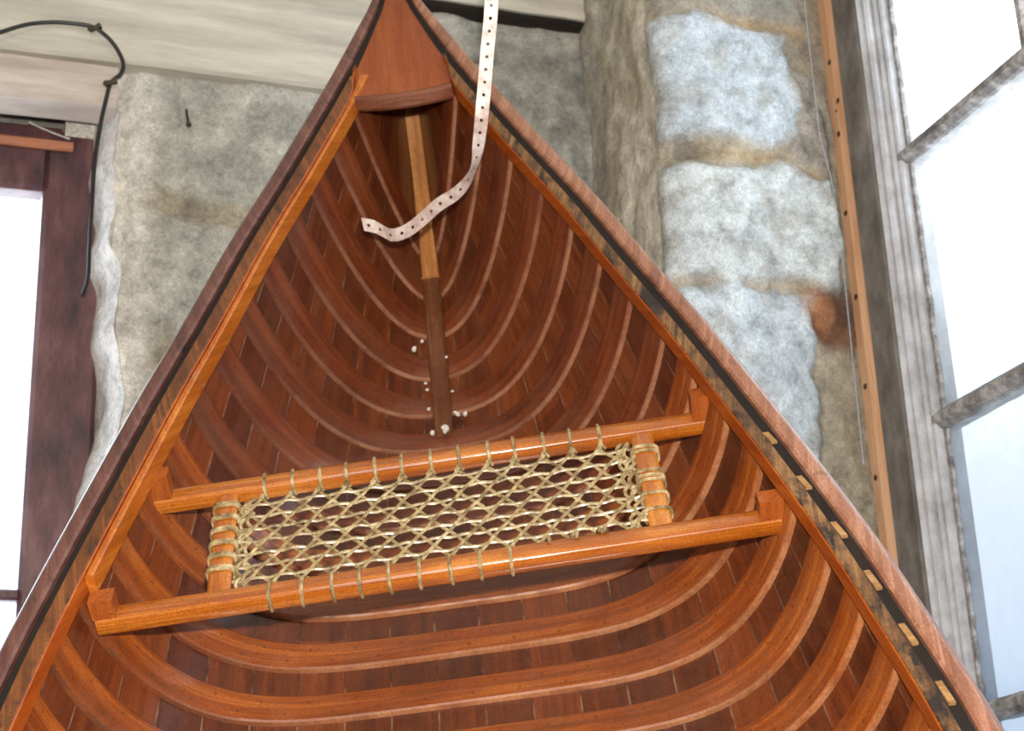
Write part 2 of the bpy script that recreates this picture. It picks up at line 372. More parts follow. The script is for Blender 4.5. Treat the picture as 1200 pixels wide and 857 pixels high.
# ribs: one mesh each, swept over the inside of the planking
RIB0, PITCH = .652, .085
RWID, RTH = .042, .008
k0 = -4
def make_rib(u1, mat, th, trim):
    prof = [(RWID, 0), (RWID, th * .80), (RWID - .0022, th), (.0030, th), (.0006, th * .8), (0, th * .6), (0, 0)]
    P = []; UV = []
    for d, h in prof:
        v, w, s = full(u1 - d, .008 - h, 49, trim); P.append(list(zip([u1 - d] * len(v), v, w))); UV.append([(c, d - RWID / 2) for c in s])
    P = np.array(P).transpose(1, 0, 2); UV = np.array(UV).transpose(1, 0, 2)
    m = MB(); m.sweep([[L3(*q) for q in r] for r in P], UV.reshape(-1, 2))
    o = m.build('rib', mat, canoe, smooth=28)
    if 1.15 < u1 < 2.3:                      # bare end grain showing in the starboard slot
        e = MB(); a0, a1 = u1 - RWID + .004, u1 - .005; b0 = bw(u1) + .0225; b1 = bw(u1) + .0295; t = S(u1)
        q = [(a0, b0), (a1, b0 + (bw(a1) - bw(u1))), (a1, b1 + (bw(a1) - bw(u1))), (a0, b1 + (bw(a0) - bw(u1)))]
        q[0] = (a0, b0 + (bw(a0) - bw(u1)))
        e.sweep([[L3(u_, v_, t + w_) for u_, v_ in q] for w_ in (-.0195, -.018, -.004)], [(w_, u_) for w_ in (-.02, -.018, -.004) for u_, v_ in q])
        e.build('rib_end', M['rib_end'], o)
    return o
ku = RIB0 + k0 * PITCH
while ku < MID + .5:
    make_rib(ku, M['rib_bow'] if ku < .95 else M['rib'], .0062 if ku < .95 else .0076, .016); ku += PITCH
# inner stem and keelson
def strip(name, u0, u1, w0, w1, h, mat, n=50):
    P = []; UV = []
    for i in range(n):
        t = i / (n - 1); u = u0 + (u1 - u0) * t; hw = (w0 + (w1 - w0) * t) / 2
        c = bot(u); du = .004; sl = (bot(u + du) - bot(u - du)) / (2 * du); N = np.array([sl, -1.0]); N /= np.linalg.norm(N)
        ring = []
        for v, k in ((-hw, -.006), (-hw, h * .7), (-hw * .8, h), (hw * .8, h), (hw, h * .7), (hw, -.006)):
            ring.append(L3(u + N[0] * k, v, c + N[1] * k))
        P.append(ring); UV += [(u * 1.2, v_) for v_ in (-hw, -hw - .004, -hw * .8, hw * .8, hw + .004, hw)]
    m = MB(); m.sweep(P, UV); return m.build(name, mat, canoe)
stem = strip('inner_stem', .05, .36, .028, .030, .016, M['stem'])
keelson = strip('keelson', .355, .708, .030, .027, .010, M['keelson'])
sc_ = MB()
def dome(m, c, r, n=10, k=4, sq=.6, nrm=None):
    secs = []
    R = Vector(nrm).to_track_quat('Z', 'Y').to_matrix() if nrm is not None else Matrix.Identity(3)
    for i in range(k + 1):
        a = i / k * math.pi / 2 * .98
        secs.append([tuple(Vector(c) + R @ Vector((r * math.cos(a) * math.cos(2 * math.pi * j / n), r * math.cos(a) * math.sin(2 * math.pi * j / n), r * sq * math.sin(a)))) for j in range(n)])
    m.sweep(secs)
dome(sc_, L3(.118, .006, bot(.118) - .015), .006, nrm=(0, -.75, .65)); sc_.build('screw_head', M['bright'], stem)

# gunwales
def gun(name, side, vi, vo, wt, wb, u0, u1, mat, n=110, parent=canoe, bev=.003, taper0=None, fl=1.0):
    P = []; UV = []
    rb = bev if name != 'outwale' else .0
    for i in range(n):
        u = u0 + (u1 - u0) * i / (n - 1); a = bw(u) + vi(u); b_ = bw(u) + vo(u); t = S(u) + wt; bo = S(u) + wb
        if taper0 is not None and i == 0: pass
        q = [(a + bev, t), (b_ - bev, t), (b_, t + bev), (b_, bo - bev), (b_ - bev, bo), (a + bev, bo), (a, bo - bev), (a, t + bev)]
        if name == 'outwale':
            hh = (bo - t) / 2; q = [(a + .003, t), (b_ - .012 * gg(u), t - .0008)] + [(b_ - .012 * gg(u) + .012 * gg(u) * math.sin(x), t - .0008 + hh * 1.0 * (1 - math.cos(x))) for x in (.4, .8, 1.2, 1.57)] + [(b_ - .002, bo - .004), (b_ - .007, bo), (a + .002, bo), (a, bo - .002), (a, t + .003)]
        if side < 0: q = q[::-1]
        P.append([L3(u, side * v, w) for v, w in q]); UV += [(u, v + w) for v, w in q]
    m = MB(); m.sweep(P, UV); return m.build(name, mat, parent)
sm = lambda x: 0 if x < 0 else 1 if x > 1 else x * x * (3 - 2 * x)
ii = lambda u: .022 * gg(u) * (1 - sm((mir(u) - .24) / .09))          # inwale inner face
for side in (-1, 1):
    ow_ = gun('outwale', side, lambda u: .0345 * gg(u), lambda u: .0600 * gg(u), -.024, .004, 0, LEN, M['outwale'] if side < 0 else M['outwale_lit'], n=180, bev=.0055)
    iw = gun('inwale', side, lambda u: ii(u), lambda u: (.0172 if side > 0 else .0198) * gg(u), -.0235, .0005, .25, LEN - .25, M['inwale'], n=150, bev=.0012)
    gun('worn_cap', side, lambda u: ii(u) + .0012, lambda u: (.0172 if side > 0 else .0198) * gg(u), -.0252, -.0230, .25, LEN - .25, M['inwale_top'] if side > 0 else M['inwale_top_port'], n=150, bev=.0008, parent=iw)['label'] = 'worn blackened top face of the inwale'
    gun('slot_shade_strip', side, lambda u: (.0165 if side > 0 else .0190) * gg(u), lambda u: .0350 * gg(u), -.0150, -.0060, .02, LEN - .02, M['gap_shade'], n=150, bev=.001)['label'] = 'dark strip painting the shade and dirt of the slot between inwale and outwale'  # added strip: the slot's shade and dirt put in as dark colour
# thin strip glued along the port inwale, ends in a step below the seat
sp = gun('inwale_strip', -1, lambda u: -.007 - .003 * sm((u - .6) / .4), lambda u: -.0005 + .006 * (1 - sm((u - .27) / .1)), -.0215, .006, .272, 1.232, M['splice'], n=60, bev=.002)
sp['label'] = 'yellow-orange strip along the left inwale ending in a step'

# deck with its coaming
P = []; UV = []
nu, nv = 26, 13
dk = lambda u: bw(u) + ii(u) if u > .24 else bw(u) + .022 * gg(u)
for i in range(nu):
    row = []; 
    for j in range(nv):
        c = -1 + 2 * j / (nv - 1); u = .012 + (.318 - .012) * i / (nu - 1) + (.026 * (1 - c * c)) * (i / (nu - 1)); 
        hw = dk(u) - .0005
        row.append((u, c * hw, S(u) - .015 - .004 * (1 - c * c)))
    P.append(row)
P = np.array(P); PB = P.copy(); PB[:, :, 2] += .008
m = MB(); uvd = P[:, :, :2].copy()
m.grid([[L3(*q) for q in r] for r in P], uvd); m.grid([[L3(*q) for q in r[::-1]] for r in PB], uvd)
m.grid([[L3(*q) for q in P[-1]], [L3(*q) for q in PB[-1]]], None)
deck = m.build('deck', M['deck'], canoe)
ring_P = []; uvc = []
for j in range(25):
    c = -1 + 2 * j / 24; uu = .318 + .027 * (1 - c * c); hw = dk(.318) - .001; wt = S(.318) - .015 - .004 * (1 - c * c)
    q = [(uu - .004, wt - .004), (uu + .004, wt - .005), (uu + .009, wt - .001), (uu + .010, wt + .014), (uu + .006, wt + .019), (uu - .003, wt + .019), (uu - .006, wt + .004)]
    ring_P.append([L3(a, c * hw, b_) for a, b_ in q]); uvc += [(c * hw, a + b_) for a, b_ in q]
m = MB(); m.sweep(ring_P, uvc); m.build('deck_coaming', M['coaming'], deck)

# ---------------- seat
seat = empty('seat', Vector((0, 0, 0))); seat.parent = canoe
seat.matrix_world = Matrix.Identity(4); seat.matrix_parent_inverse = Matrix.Identity(4)
seat.matrix_basis = Matrix.Translation(L3(1.135, 0, -.03))
so = Vector(L3(1.135, 0, -.03))
def LS(u, v, w): return tuple(Vector(L3(u - .008 - .026 * v, v, w)) - so)
UR, WR, UF, WF = 1.040, -.058, 1.239, -.033     # bow-side rail and stern-side rail (u, w of the centre lines)
def rail(u, w, hl, hr, ru, rw):
    secs = []; uv = []
    for i in range(25):
        v = -hl + (hl + hr) * i / 24; r = []
        for j in range(16):
            a = 2 * math.pi * j / 16; cx, cy = math.cos(a), math.sin(a)
            e = .46; x = ru * math.copysign(abs(cx) ** e, cx); y = rw * math.copysign(abs(cy) ** e, cy)
            r.append(LS(u + x, v, w + y)); uv.append((v, j * .006))
        secs.append(r)
    m = MB(); m.sweep(secs, uv); return m.build('rail', M['rail'], seat)
rail(UR, WR, .362, .360, .0145, .0115)
rail(UF, WF, .397, .399, .0150, .0120)
wmid = lambda u: WR + (WF - WR) * (u - UR) / (UF - UR)
for v0 in (-.258, .262):
    secs = []; uv = []
    for i in range(9):
        u = UR + .010 + (UF - UR - .020) * i / 8; r = []
        for j in range(14):
            a = 2 * math.pi * j / 14; cx, cy = math.cos(a), math.sin(a); e = .6
            r.append(LS(u, v0 + .0145 * math.copysign(abs(cx) ** e, cx), wmid(u) + .0085 * math.copysign(abs(cy) ** e, cy))); uv.append((u, j * .006))
        secs.append(r)
    m = MB(); m.sweep(secs, uv); m.build('crosspiece', M['rail'], seat)
# spacer blocks between the rails and the inwales
for (u, w, v) in ((UR, WR, -.340), (UR, WR, .342), (UF, WF, -.386), (UF, WF, .388)):
    hi = S(u) + .001; lo = w - .0105
    m = MB(); sg = 1 if v > 0 else -1
    q0 = [(u - .012, v - .014), (u + .012, v - .014), (u + .012, v + .014), (u - .012, v + .014)]
    m.sweep([[LS(a, b_, w_) for a, b_ in q0] for w_ in (lo, (lo + hi) / 2, hi)], [(w_, a + b_) for w_ in (lo, (lo + hi) / 2, hi) for a, b_ in q0])
    m.build('spacer_block', M['block'], seat)
# woven lacing: three sets of strands crossing in a six-way pattern
PW = .0352; V0 = -.214; UT, UB = UR + .022, UF - .023; ROW = (UB - UT) / 7; SL = PW / 2 / ROW
VL, VR = -.243, .247
m = MB()
RS = .0025
def strand(p0, p1, phase, amp, lift, r=RS):
    n = max(4, int(np.hypot(p1[0] - p0[0], p1[1] - p0[1]) / .006)); pts = []
    for i in range(n + 1):
        t = i / n; u = p0[0] + (p1[0] - p0[0]) * t; v = p0[1] + (p1[1] - p0[1]) * t
        z = wmid(u) + lift + amp * math.sin(phase + 2 * math.pi * (v / PW)) + random.uniform(-.0004, .0004)
        pts.append(LS(u + random.uniform(-.0003, .0003), v + random.uniform(-.0003, .0003), z))
    m.tube(pts, r, 6, .75)
for j in range(7):
    u = UT + ROW * (j + .5)
    for s_ in (0,):
        strand((u + s_, VL - .004), (u + s_ + random.uniform(-.002, .002), VR + .004), j, .0012, 0)
for i in range(-9, 23):
    for sg in (1, -1):
        vt = V0 + i * PW if sg > 0 else V0 + i * PW
        a, c_ = UT, UB; va, vb = vt, vt + sg * SL * (UB - UT)
        # clip to the crosspieces
        lo, hi = 0.0, 1.0; d = vb - va
        for lim, s2 in ((VL, 1), (VR, -1)):
            if s2 * (va - lim) < 0: lo = max(lo, (lim - va) / d)
            if s2 * (vb - lim) < 0: hi = min(hi, (lim - va) / d)
        if hi - lo < .12: continue
        strand((a + (c_ - a) * lo, va + d * lo), (a + (c_ - a) * hi, va + d * hi), 1.5 * sg, .0008, .0016 * sg)
# edge strands twisted along the crosspieces
for ve, ph in ((-.236, 0), (-.228, 1.7), (.240, .6), (.232, 2.2)):
    pts = []
    for i in range(40):
        u = UT + (UB - UT) * i / 39; pts.append(LS(u, ve + .004 * math.sin(ph + i * .95), wmid(u) + .003 * math.cos(ph + i * .95)))
    m.tube(pts, RS, 6)
lac = m.build('woven_lacing', M['rawhide'], seat)
def loop_around(u, w, v, ru, rw, toward, lean=0.0):
    """one turn of lacing round a rail, tail running to the weave on side toward (+1 stern, -1 bow)"""
    mm = MB(); pts = []
    for i in range(25):
        a = 2 * math.pi * i / 24; cx, cy = math.cos(a), math.sin(a); e = .6
        pts.append(LS(u + toward * (ru + .0016) * math.copysign(abs(cx) ** e, cx), v + lean * (i / 24 - .5) * .008, w + (rw + .0016) * math.copysign(abs(cy) ** e, cy)))
    mm.tube(pts, .0024, 6)
    for dv in (-.0016, .0016):
        mm.tube([LS(u + toward * (ru + .001), v + dv, w), LS(u + toward * (ru + .006), v + dv * 1.6, w), LS(u + toward * (ru + .012), v + dv * 3.0, wmid(u))], .0020, 6)
    return mm.build('lacing_loop', M['rawhide'], lac if False else seat)
for i in range(13):
    loop_around(UR, WR, V0 + i * PW + random.uniform(-.002, .002), .0145, .0115, 1, random.uniform(-.3, .5))
for i in range(9):
    loop_around(UF, WF, V0 + (i + .5) * PW + random.uniform(-.003, .003), .0150, .0120, -1, random.uniform(-.5, .5))
# broken strand ends at the starboard side of the stern rail
for v, ln, tw in ((.128, .020, .3), (.164, .018, -.2), (.188, .012, .2), (.198, .014, -.4)):
    mm = MB(); mm.tube([LS(UB - .004, v, wmid(UB)), LS(UB + .003, v + .002 * tw, WF - .008), LS(UB + ln * .55, v + .006 * tw, WF - .0155), LS(UB + ln, v + .008 * tw, WF - .0150)], lambda t: .0032 - .001 * t, 7)
    mm.build('broken_lacing_end', M['rawhide'], seat)
for v0, ulist in ((-.258, [UT + ROW * (j + .5) * 1.04 for j in range(6)]), (.262, [UT + ROW * k for k in (.9, 1.3, 3.0, 3.4, 3.8, 4.9, 6.2)])):
    for u in ulist:
        mm = MB(); pts = []; turns = 2 if v0 < 0 else 1.6
        for i in range(49):
            a = 2 * math.pi * turns * i / 48; cx, cy = math.cos(a), math.sin(a); e = .6
            pts.append(LS(u + (i / 48 - .5) * .0095 + random.uniform(-.0003, .0003), v0 + (.0160) * math.copysign(abs(cx) ** e, cx), wmid(u) + .0100 * math.copysign(abs(cy) ** e, cy)))
        mm.tube(pts, .0023, 6); mm.build('lacing_loop', M['rawhide'], seat)

# ---------------- crumbs of plaster lying along the keelson
def crumb(u, v, r, first=None):
    x, y, s = sec(u); w = float(np.interp(abs(v), x, y)); c = cw(u, v, w - .002 - (.010 if abs(v) < .016 and u < .73 else 0))
    N = Vector(BwM @ np.array([0, 0, -1.0]))
    mm = MB(); secs = []; n = 8
    for i in range(6):
        a = -math.pi / 2 + math.pi * (i + .001) / 5.002
        secs.append([tuple(Vector((r * math.cos(a) * math.cos(2 * math.pi * j / n), r * math.cos(a) * math.sin(2 * math.pi * j / n), r * .7 * math.sin(a))) * random.uniform(.75, 1.2)) for j in range(n)])
    mm.sweep(secs); o = mm.build('plaster_crumb', M['crumb'], None, smooth=60); o.location = c + N * r * .45; o.rotation_euler = (random.random() * 3, random.random() * 3, random.random() * 3)
    return o
tag(crumb(.716, .004, .0072), 'largest white plaster crumb at the lower end of the keelson', 'crumb')
for (u, v, r) in ((.706, -.016, .0042), (.668, .023, .0045), (.672, .034, .005), (.662, .020, .0035), (.52, -.035, .005), (.50, -.022, .0035), (.60, -.020, .0035), (.61, .018, .003), (.585, -.022, .003), (.545, .014, .003), (.645, -.02, .003)):
    tag(crumb(u, v, r), 'small pale plaster crumb caught beside the dark keelson in the bow', 'crumb', 'plaster crumbs along the keelson')

# ================================================================ ROOM
XW, XI, YB, YR = 1.42, 1.08, 2.65, 2.287
ZC = CAM_H + 1.98
XL, YF = -1.7, -2.0
def Zc(z): return z + CAM_H
struct(mesh('floor', [(XL, YF, 0), (XW + .1, YF, 0), (XW + .1, YB + .3, 0), (XL, YB + .3, 0)], [(0, 1, 2, 3)], M['floor'], smooth=0))
m = MB(); m.box((XL, YF, ZC), (XW + .3, YB + .4, ZC + .08)); struct(m.build('ceiling', M['paint'], smooth=0))
m = MB(); m.box((XL - .3, YF, 0), (XL, YB + .3, ZC)); struct(m.build('wall_left', M['plain_stone'], smooth=0))
m = MB(); m.box((XL - .3, YF - .3, 0), (XW + .3, YF, ZC)); struct(m.build('wall_front', M['plain_stone'], smooth=0))

def fbm(x, y, z, o=5):
    return noise.fractal(Vector((x, y, z)), 1.0, 2.0, o)
def hexc(*c): return np.array(lin(*c)[:3])
def blob(P, cx, cy, rx, ry, soft=.35, wob=.35, sd=0):
    d = math.hypot((P[0] - cx) / rx, (P[1] - cy) / ry) + wob * fbm(P[0] * 9 + sd, P[1] * 9, sd * 1.7, 3)
    return 1 - sm((d - (1 - soft)) / (2 * soft))
# --- back wall beside the left window: stone courses, arris whitened to carry the window light
def back_stone(X, Z):
    """(height, colour) of the stone face at world X, camera-relative Z"""
    n = fbm(X * 3, Z * 3, 1.3, 6); n2 = fbm(X * 14, Z * 14, 4.1, 5)
    h = .018 * n + .008 * n2
    c = hexc(182, 181, 173) * (1 + .22 * n + .18 * n2)
    z1 = 1.265 + .02 * math.sin(X * 9) + .012 * n; d = abs(Z - z1) / .022          # mortar course
    if d < 2:
        k = 1 - sm(d - .6); h -= .008 * k; c = c * (1 - .75 * k) + hexc(164, 152, 130) * (1 + .25 * n2) * .75 * k
    z2 = .995 + .03 * n; d = math.hypot((Z - z2) / .05, (X - .36) / .10)
    k = 1 - sm(d - .3 + .5 * n2); h -= .010 * k; c = c * (1 - .7 * k) + hexc(160, 146, 122) * .7 * k
    vx = .315 + .02 * fbm(Z * 6, 2.2, 0, 3); d = abs(X - vx) / .006
    if d < 1.5 and .86 < Z < 1.02: h -= .006 * (1.5 - d)
    k = blob((X, Z), .50, 1.44, .10, .035, .4, .5, 3); c = c * (1 - .45 * k) + hexc(104, 104, 102) * .45 * k
    k = blob((X, Z), .40, 1.36, .06, .03, .4, .5, 5); c = c * (1 - .35 * k) + hexc(112, 112, 110) * .35 * k
    # behind and to the right of the bow
    if X > .72:
        k = sm((X - .86) / .06) * (1 - sm((Z - 1.66) / .04)); c = c * (1 - .45 * k) + hexc(112, 112, 112) * .45 * k * (1 + .5 * n2)
        k = blob((X, Z), .80, 1.69, .07, .035, .3, .2, 8); c = c * (1 - .8 * k) + hexc(196, 194, 186) * .8 * k; h += .012 * k
        k = blob((X, Z), .865, 1.635, .05, .006, .4, .3, 2); c = c * (1 - .7 * k) + hexc(50, 50, 50) * .7 * k; h -= .012 * k
    k = sm((.30 - X) / .05); c = c * (1 - .8 * k) + hexc(232, 228, 222) * .8 * k * (1 + .12 * n2)   # arris colour lightened to stand for window light
    return h, np.clip(c, .005, .95)
def edgeX(Z): return .222 + .016 * fbm(Z * 5, 7.7, 0, 4) + .020 * (sm((1.20 - Z) / .08)) - .030 * sm((1.0 - Z) / .35)
nx, nz = 120, 190
V = []; C = []; Fc = []
xs = np.linspace(0, 1, nx); zs = np.concatenate([np.linspace(-CAM_H, .45, 14)[:-1], np.linspace(.45, 1.98, nz - 13)])
RV = 14
for Z in zs:
    ex = edgeX(Z); 
    for i in range(RV):                                   # splayed return beside the window frame
        t = i / RV; X = ex - .045 * (1 - t) ** 1.0 + .006 * fbm(Z * 12, t * 2, 3, 3); Y = YB + .18 * (1 - t) ** 1.3 + .010 * fbm(Z * 16, t * 3, 9, 4)
        V.append((X, Y, Zc(Z))); C.append(np.clip(hexc(246, 243, 240) * (1 + .10 * fbm(Z * 14, t * 3, 2, 4)), 0, .95))  # pale return whitened further to stand for window light
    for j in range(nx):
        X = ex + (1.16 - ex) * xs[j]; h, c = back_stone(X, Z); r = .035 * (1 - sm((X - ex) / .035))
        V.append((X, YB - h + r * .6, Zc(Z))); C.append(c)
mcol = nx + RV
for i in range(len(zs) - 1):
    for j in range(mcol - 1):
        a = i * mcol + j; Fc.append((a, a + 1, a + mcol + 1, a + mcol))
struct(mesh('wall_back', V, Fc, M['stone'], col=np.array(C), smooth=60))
m = MB(); m.box((XL, YB, 0), (.16, YB + .25, Zc(.02))); struct(m.build('wall_back_sill', M['plain_stone'], smooth=0))
m = MB(); m.box((XL, YB, Zc(.02)), (-.62, YB + .25, ZC)); struct(m.build('wall_back_left', M['plain_stone'], smooth=0))
m = MB(); m.box((-.62, YB + .172, Zc(1.43)), (.34, YB + .25, ZC)); struct(m.build('wall_back_lintel', M['plain_stone'], smooth=0))

# --- right wall: rough pier from the back corner, then the splay toward the big window
path = [(1.16, 2.70), (1.10, 2.655), (1.088, 2.60), (1.09, 2.45), (1.082, 2.34), (1.088, 2.305), (1.115, 2.288), (1.20, 2.285), (1.32, 2.287), (1.45, 2.287)]
path = catmull(path, 14); pl = np.array(path); sl = np.concatenate([[0], np.cumsum(np.hypot(*np.diff(pl, axis=0).T))])
ns = 170; ss = np.linspace(0, sl[-1], ns); px_ = np.interp(ss, sl, pl[:, 0]); py_ = np.interp(ss, sl, pl[:, 1])
tx = np.gradient(px_); ty = np.gradient(py_); tl = np.hypot(tx, ty); NX, NY = ty / tl, -tx / tl     # toward the room
flip = -1 if (NX[ns // 3] > 0) else 1
NX *= flip; NY *= flip
def right_stone(X, Y, Z):
    """colours placed on the face that looks at the room, by X along the splay"""
    n = fbm(X * 4 + Y * 4, Z * 3, 2.3, 6); n2 = fbm(X * 15 + Y * 13, Z * 14, 7.1, 5)
    h = .020 * n + .007 * n2
    pier = sm((Y - 2.300) / .03) * (1 if X < 1.13 else 0)
    st = fbm(Y * 16 + Z * 4, Z * 5, 5.5, 5)
    cp = hexc(210, 203, 188) * (1 + .30 * n + .30 * st)
    k = sm((fbm(Y * 7, Z * 4, 8.8, 4) - .05) / .25); cp = cp * (1 - .5 * k) + hexc(160, 144, 118) * .5 * k
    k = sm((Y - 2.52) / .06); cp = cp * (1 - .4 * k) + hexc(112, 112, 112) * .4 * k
    # splay
    cr = hexc(170, 160, 144) * (1 + .25 * n + .25 * n2); hr = 0
    def stone(x0, x1, z0, z1, col, up, sd):
        nonlocal cr, hr
        wx = .030 * fbm(Z * 9, sd, 0, 5); wz = .026 * fbm(X * 9, sd, 4, 5)
        k = sm((X - x0 - wx) / .018 + .5) * (1 - sm((X - x1 - wx) / .02 + .5)) * sm((Z - z0 - wz) / .018 + .5) * (1 - sm((Z - z1 - wz) / .018 + .5))
        cr = cr * (1 - k) + col * (1 + .16 * n + .14 * n2) * k; hr += up * k
    stone(1.00, 1.33, 1.315, 1.545, hexc(196, 206, 216), .014, 1)  # bluish stones here: window light tinted into their colour
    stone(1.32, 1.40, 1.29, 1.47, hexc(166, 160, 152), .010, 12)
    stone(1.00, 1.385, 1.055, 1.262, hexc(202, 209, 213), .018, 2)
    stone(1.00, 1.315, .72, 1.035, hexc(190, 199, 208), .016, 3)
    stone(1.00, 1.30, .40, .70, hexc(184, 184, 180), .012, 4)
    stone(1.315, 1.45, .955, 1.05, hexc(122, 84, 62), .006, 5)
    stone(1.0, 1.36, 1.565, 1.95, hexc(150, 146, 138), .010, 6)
    k = blob((X, Z), 1.40, 1.03, .05, .035, .4, .3, 4); cr = cr * (1 - .6 * k) + hexc(70, 52, 48) * .6 * k
    k = blob((X, Z), 1.335, 1.015, .03, .04, .4, .4, 9); cr = cr * (1 - .6 * k) + hexc(176, 120, 84) * .6 * k
    k = blob((X, Z), 1.125, 1.292, .028, .018, .4, .6, 6); cr = cr * (1 - .65 * k) + hexc(100, 92, 84) * .65 * k; hr -= .014 * k
    k = blob((X, Z), 1.22, 1.285, .09, .014, .5, .7, 7); cr = cr * (1 - .7 * k) + hexc(178, 152, 116) * .7 * k
    k = blob((X, Z), 1.33, 1.262, .05, .016, .4, .6, 17); cr = cr * (1 - .7 * k) + hexc(150, 122, 92) * .7 * k
    k = blob((X, Z), 1.30, 1.545, .09, .016, .5, .7, 27); cr = cr * (1 - .7 * k) + hexc(160, 132, 98) * .7 * k
    k = sm((fbm(X * 22, Z * 20, 6.6, 5) - .22) / .2); cr = cr * (1 - .35 * k) + hexc(150, 140, 126) * .35 * k
    k = blob((X, Z), 1.37, .78, .06, .16, .4, .4, 11); cr = cr * (1 - .6 * k) + hexc(150, 142, 124) * .6 * k
    d = abs(X - (1.388 + .006 * math.sin(Z * 30))); 
    if 1.28 < Z < 1.40: k = max(0, 1 - d / .006); cr = cr * (1 - .8 * k) + hexc(44, 40, 38) * .8 * k; hr -= .012 * k
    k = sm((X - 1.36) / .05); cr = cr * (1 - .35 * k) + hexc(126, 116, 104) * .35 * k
    return h * (1 if pier < .5 else .7) + hr * (1 - pier), np.clip(cp * pier + cr * (1 - pier), .005, .95)
V = []; C = []; Fc = []
zs = np.concatenate([np.linspace(-CAM_H, .15, 14)[:-1], np.linspace(.15, 1.98, 200)])
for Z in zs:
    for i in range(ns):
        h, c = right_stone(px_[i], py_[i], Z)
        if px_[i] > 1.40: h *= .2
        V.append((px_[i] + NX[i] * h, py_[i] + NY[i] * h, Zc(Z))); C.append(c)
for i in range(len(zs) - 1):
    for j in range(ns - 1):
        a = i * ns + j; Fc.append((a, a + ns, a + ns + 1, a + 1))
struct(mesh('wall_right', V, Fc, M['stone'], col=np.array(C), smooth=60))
ZS = -.62                                                  # sill of the big window (camera-relative)
YE = .98                                                   # near jamb
m = MB(); m.box((XI, YE, 0), (XW + .12, YR, Zc(ZS))); struct(m.build('wall_right_sill', M['plain_stone'], smooth=0))
m = MB(); m.box((XI, YF, 0), (XW + .12, YE, ZC)); struct(m.build('wall_right_near', M['plain_stone'], smooth=0))

# --- timber over the stone: boards under the ceiling
def board(name, x0, x1, y0, y1, z0, z1, mat, bev=.006, nx=40):
    P = []; UV = []
    for i in range(nx + 1):
        X = x0 + (x1 - x0) * i / nx; a = .0025 * fbm(X * 6, z0, 1, 3)
        q = [(y0 + bev, z0 + a), (y1, z0 + a), (y1, z1), (y0 + bev, z1), (y0, z1 - bev), (y0 + .002 * fbm(X * 4, z1, 5, 3), z0 + bev + a)]
        P.append([(X, y, Zc(z)) for y, z in q]); UV += [(X, y + z) for y, z in q]
    m = MB(); m.sweep(P, UV); return struct(m.build(name, mat))
board('trim_1', XL, 1.10, YB - .045, YB + .05, 1.728, 1.90, M['paint'])
board('trim_2', XL, .72, YB - .030, YB + .05, 1.512, 1.724, M['paint'])
board('trim_3', XL, .212, YB - .020, YB + .05, 1.428, 1.5115, M['paint_pink'])
board('trim_shade_strip', .70, 1.12, YB - .036, YB + .05, 1.7195, 1.7278, M['gap_shade'])  # dark wood strip that also paints the shade under the beam
board('trim_4', XL, 1.10, YB - .06, YB + .05, 1.902, 1.98, M['paint'])

# --- left window: dark purple-brown frame in the back wall
YW = YB + .115
w1 = empty('window_1', Vector((-.2, YW, Zc(.03)))); struct(w1)
def wpart(root, name, mat, boxes, bev=.004):
    m = MB(); o = root.location
    for lo, hi in boxes: m.box(np.array(lo) - np.array(o), np.array(hi) - np.array(o), bev)
    return m.build(name, mat, root)
kx = 1.0
wpart(w1, 'frame', M['purple'], [((.104, YW, Zc(.03)), (.212, YW + .055, Zc(1.440))), ((-.62, YW, Zc(1.322)), (.103, YW + .055, Zc(1.410))), ((-.62, YW, Zc(.03)), (-.54, YW + .055, Zc(1.321))), ((-.539, YW, Zc(.03)), (.103, YW + .055, Zc(.10)))], .008)
wpart(w1, 'glazing_bar', M['purple'], [((-.54, YW + .001, Zc(.592)), (.104, YW + .03, Zc(.610))), ((-.21, YW + .003, Zc(.10)), (-.19, YW + .03, Zc(1.32)))], .004)
wpart(w1, 'head_batten', M['batten_red'], [((-.60, YW - .012, Zc(1.398)), (.150, YW - .001, Zc(1.417)))], .003)
wpart(w1, 'head_board', M['purple'], [((-.60, YW - .004, Zc(1.419)), (.13, YW + .05, Zc(1.445)))], .004)
wpart(w1, 'plaster_patch', M['crumb'], [((.135, YW - .006, Zc(1.432)), (.200, YW + .03, Zc(1.470)))], .006)
m = MB(); m.add([(-.54 + .2, .012, .07), (.104 + .2, .012, .07), (.104 + .2, .012, 1.295), (-.54 + .2, .012, 1.295)], [(0, 1, 2, 3)])
m.build('panes', glass_mat('dusty_glass_bright', [(.0, (.95, .95, .97, 1)), (.6, (1, .99, .98, 1))], .15), w1, smooth=0)

# --- right window: grey weathered sash window
w2 = empty('window_2', Vector((XW, 1.6, Zc(ZS)))); struct(w2)
zt = 1.98
wpart(w2, 'post', M['post'], [((XW - .004, 2.186, Zc(ZS)), (XW + .09, 2.262, Zc(zt)))], .006)
wpart(w2, 'stile', M['sash'], [((XW - .004, 2.1720, Zc(ZS)), (XW + .06, 2.1845, Zc(zt))), ((XW - .014, 2.1580, Zc(ZS)), (XW + .06, 2.1710, Zc(zt))), ((XW - .008, 2.1460, Zc(ZS)), (XW + .06, 2.1570, Zc(zt))), ((XW + .004, 2.1360, Zc(ZS)), (XW + .06, 2.1450, Zc(zt))), ((XW + .010, 2.1280, Zc(ZS)), (XW + .06, 2.1350, Zc(zt)))], .0055)
wpart(w2, 'stile', M['sash'], [((XW - .012, .985, Zc(ZS)), (XW + .07, 1.06, Zc(zt)))], .005)
wpart(w2, 'sill', M['post'], [((XW - .06, .99, Zc(ZS - .03)), (XW + .08, 2.26, Zc(ZS)))], .008)
YG0, YG1 = 1.06, 2.1275
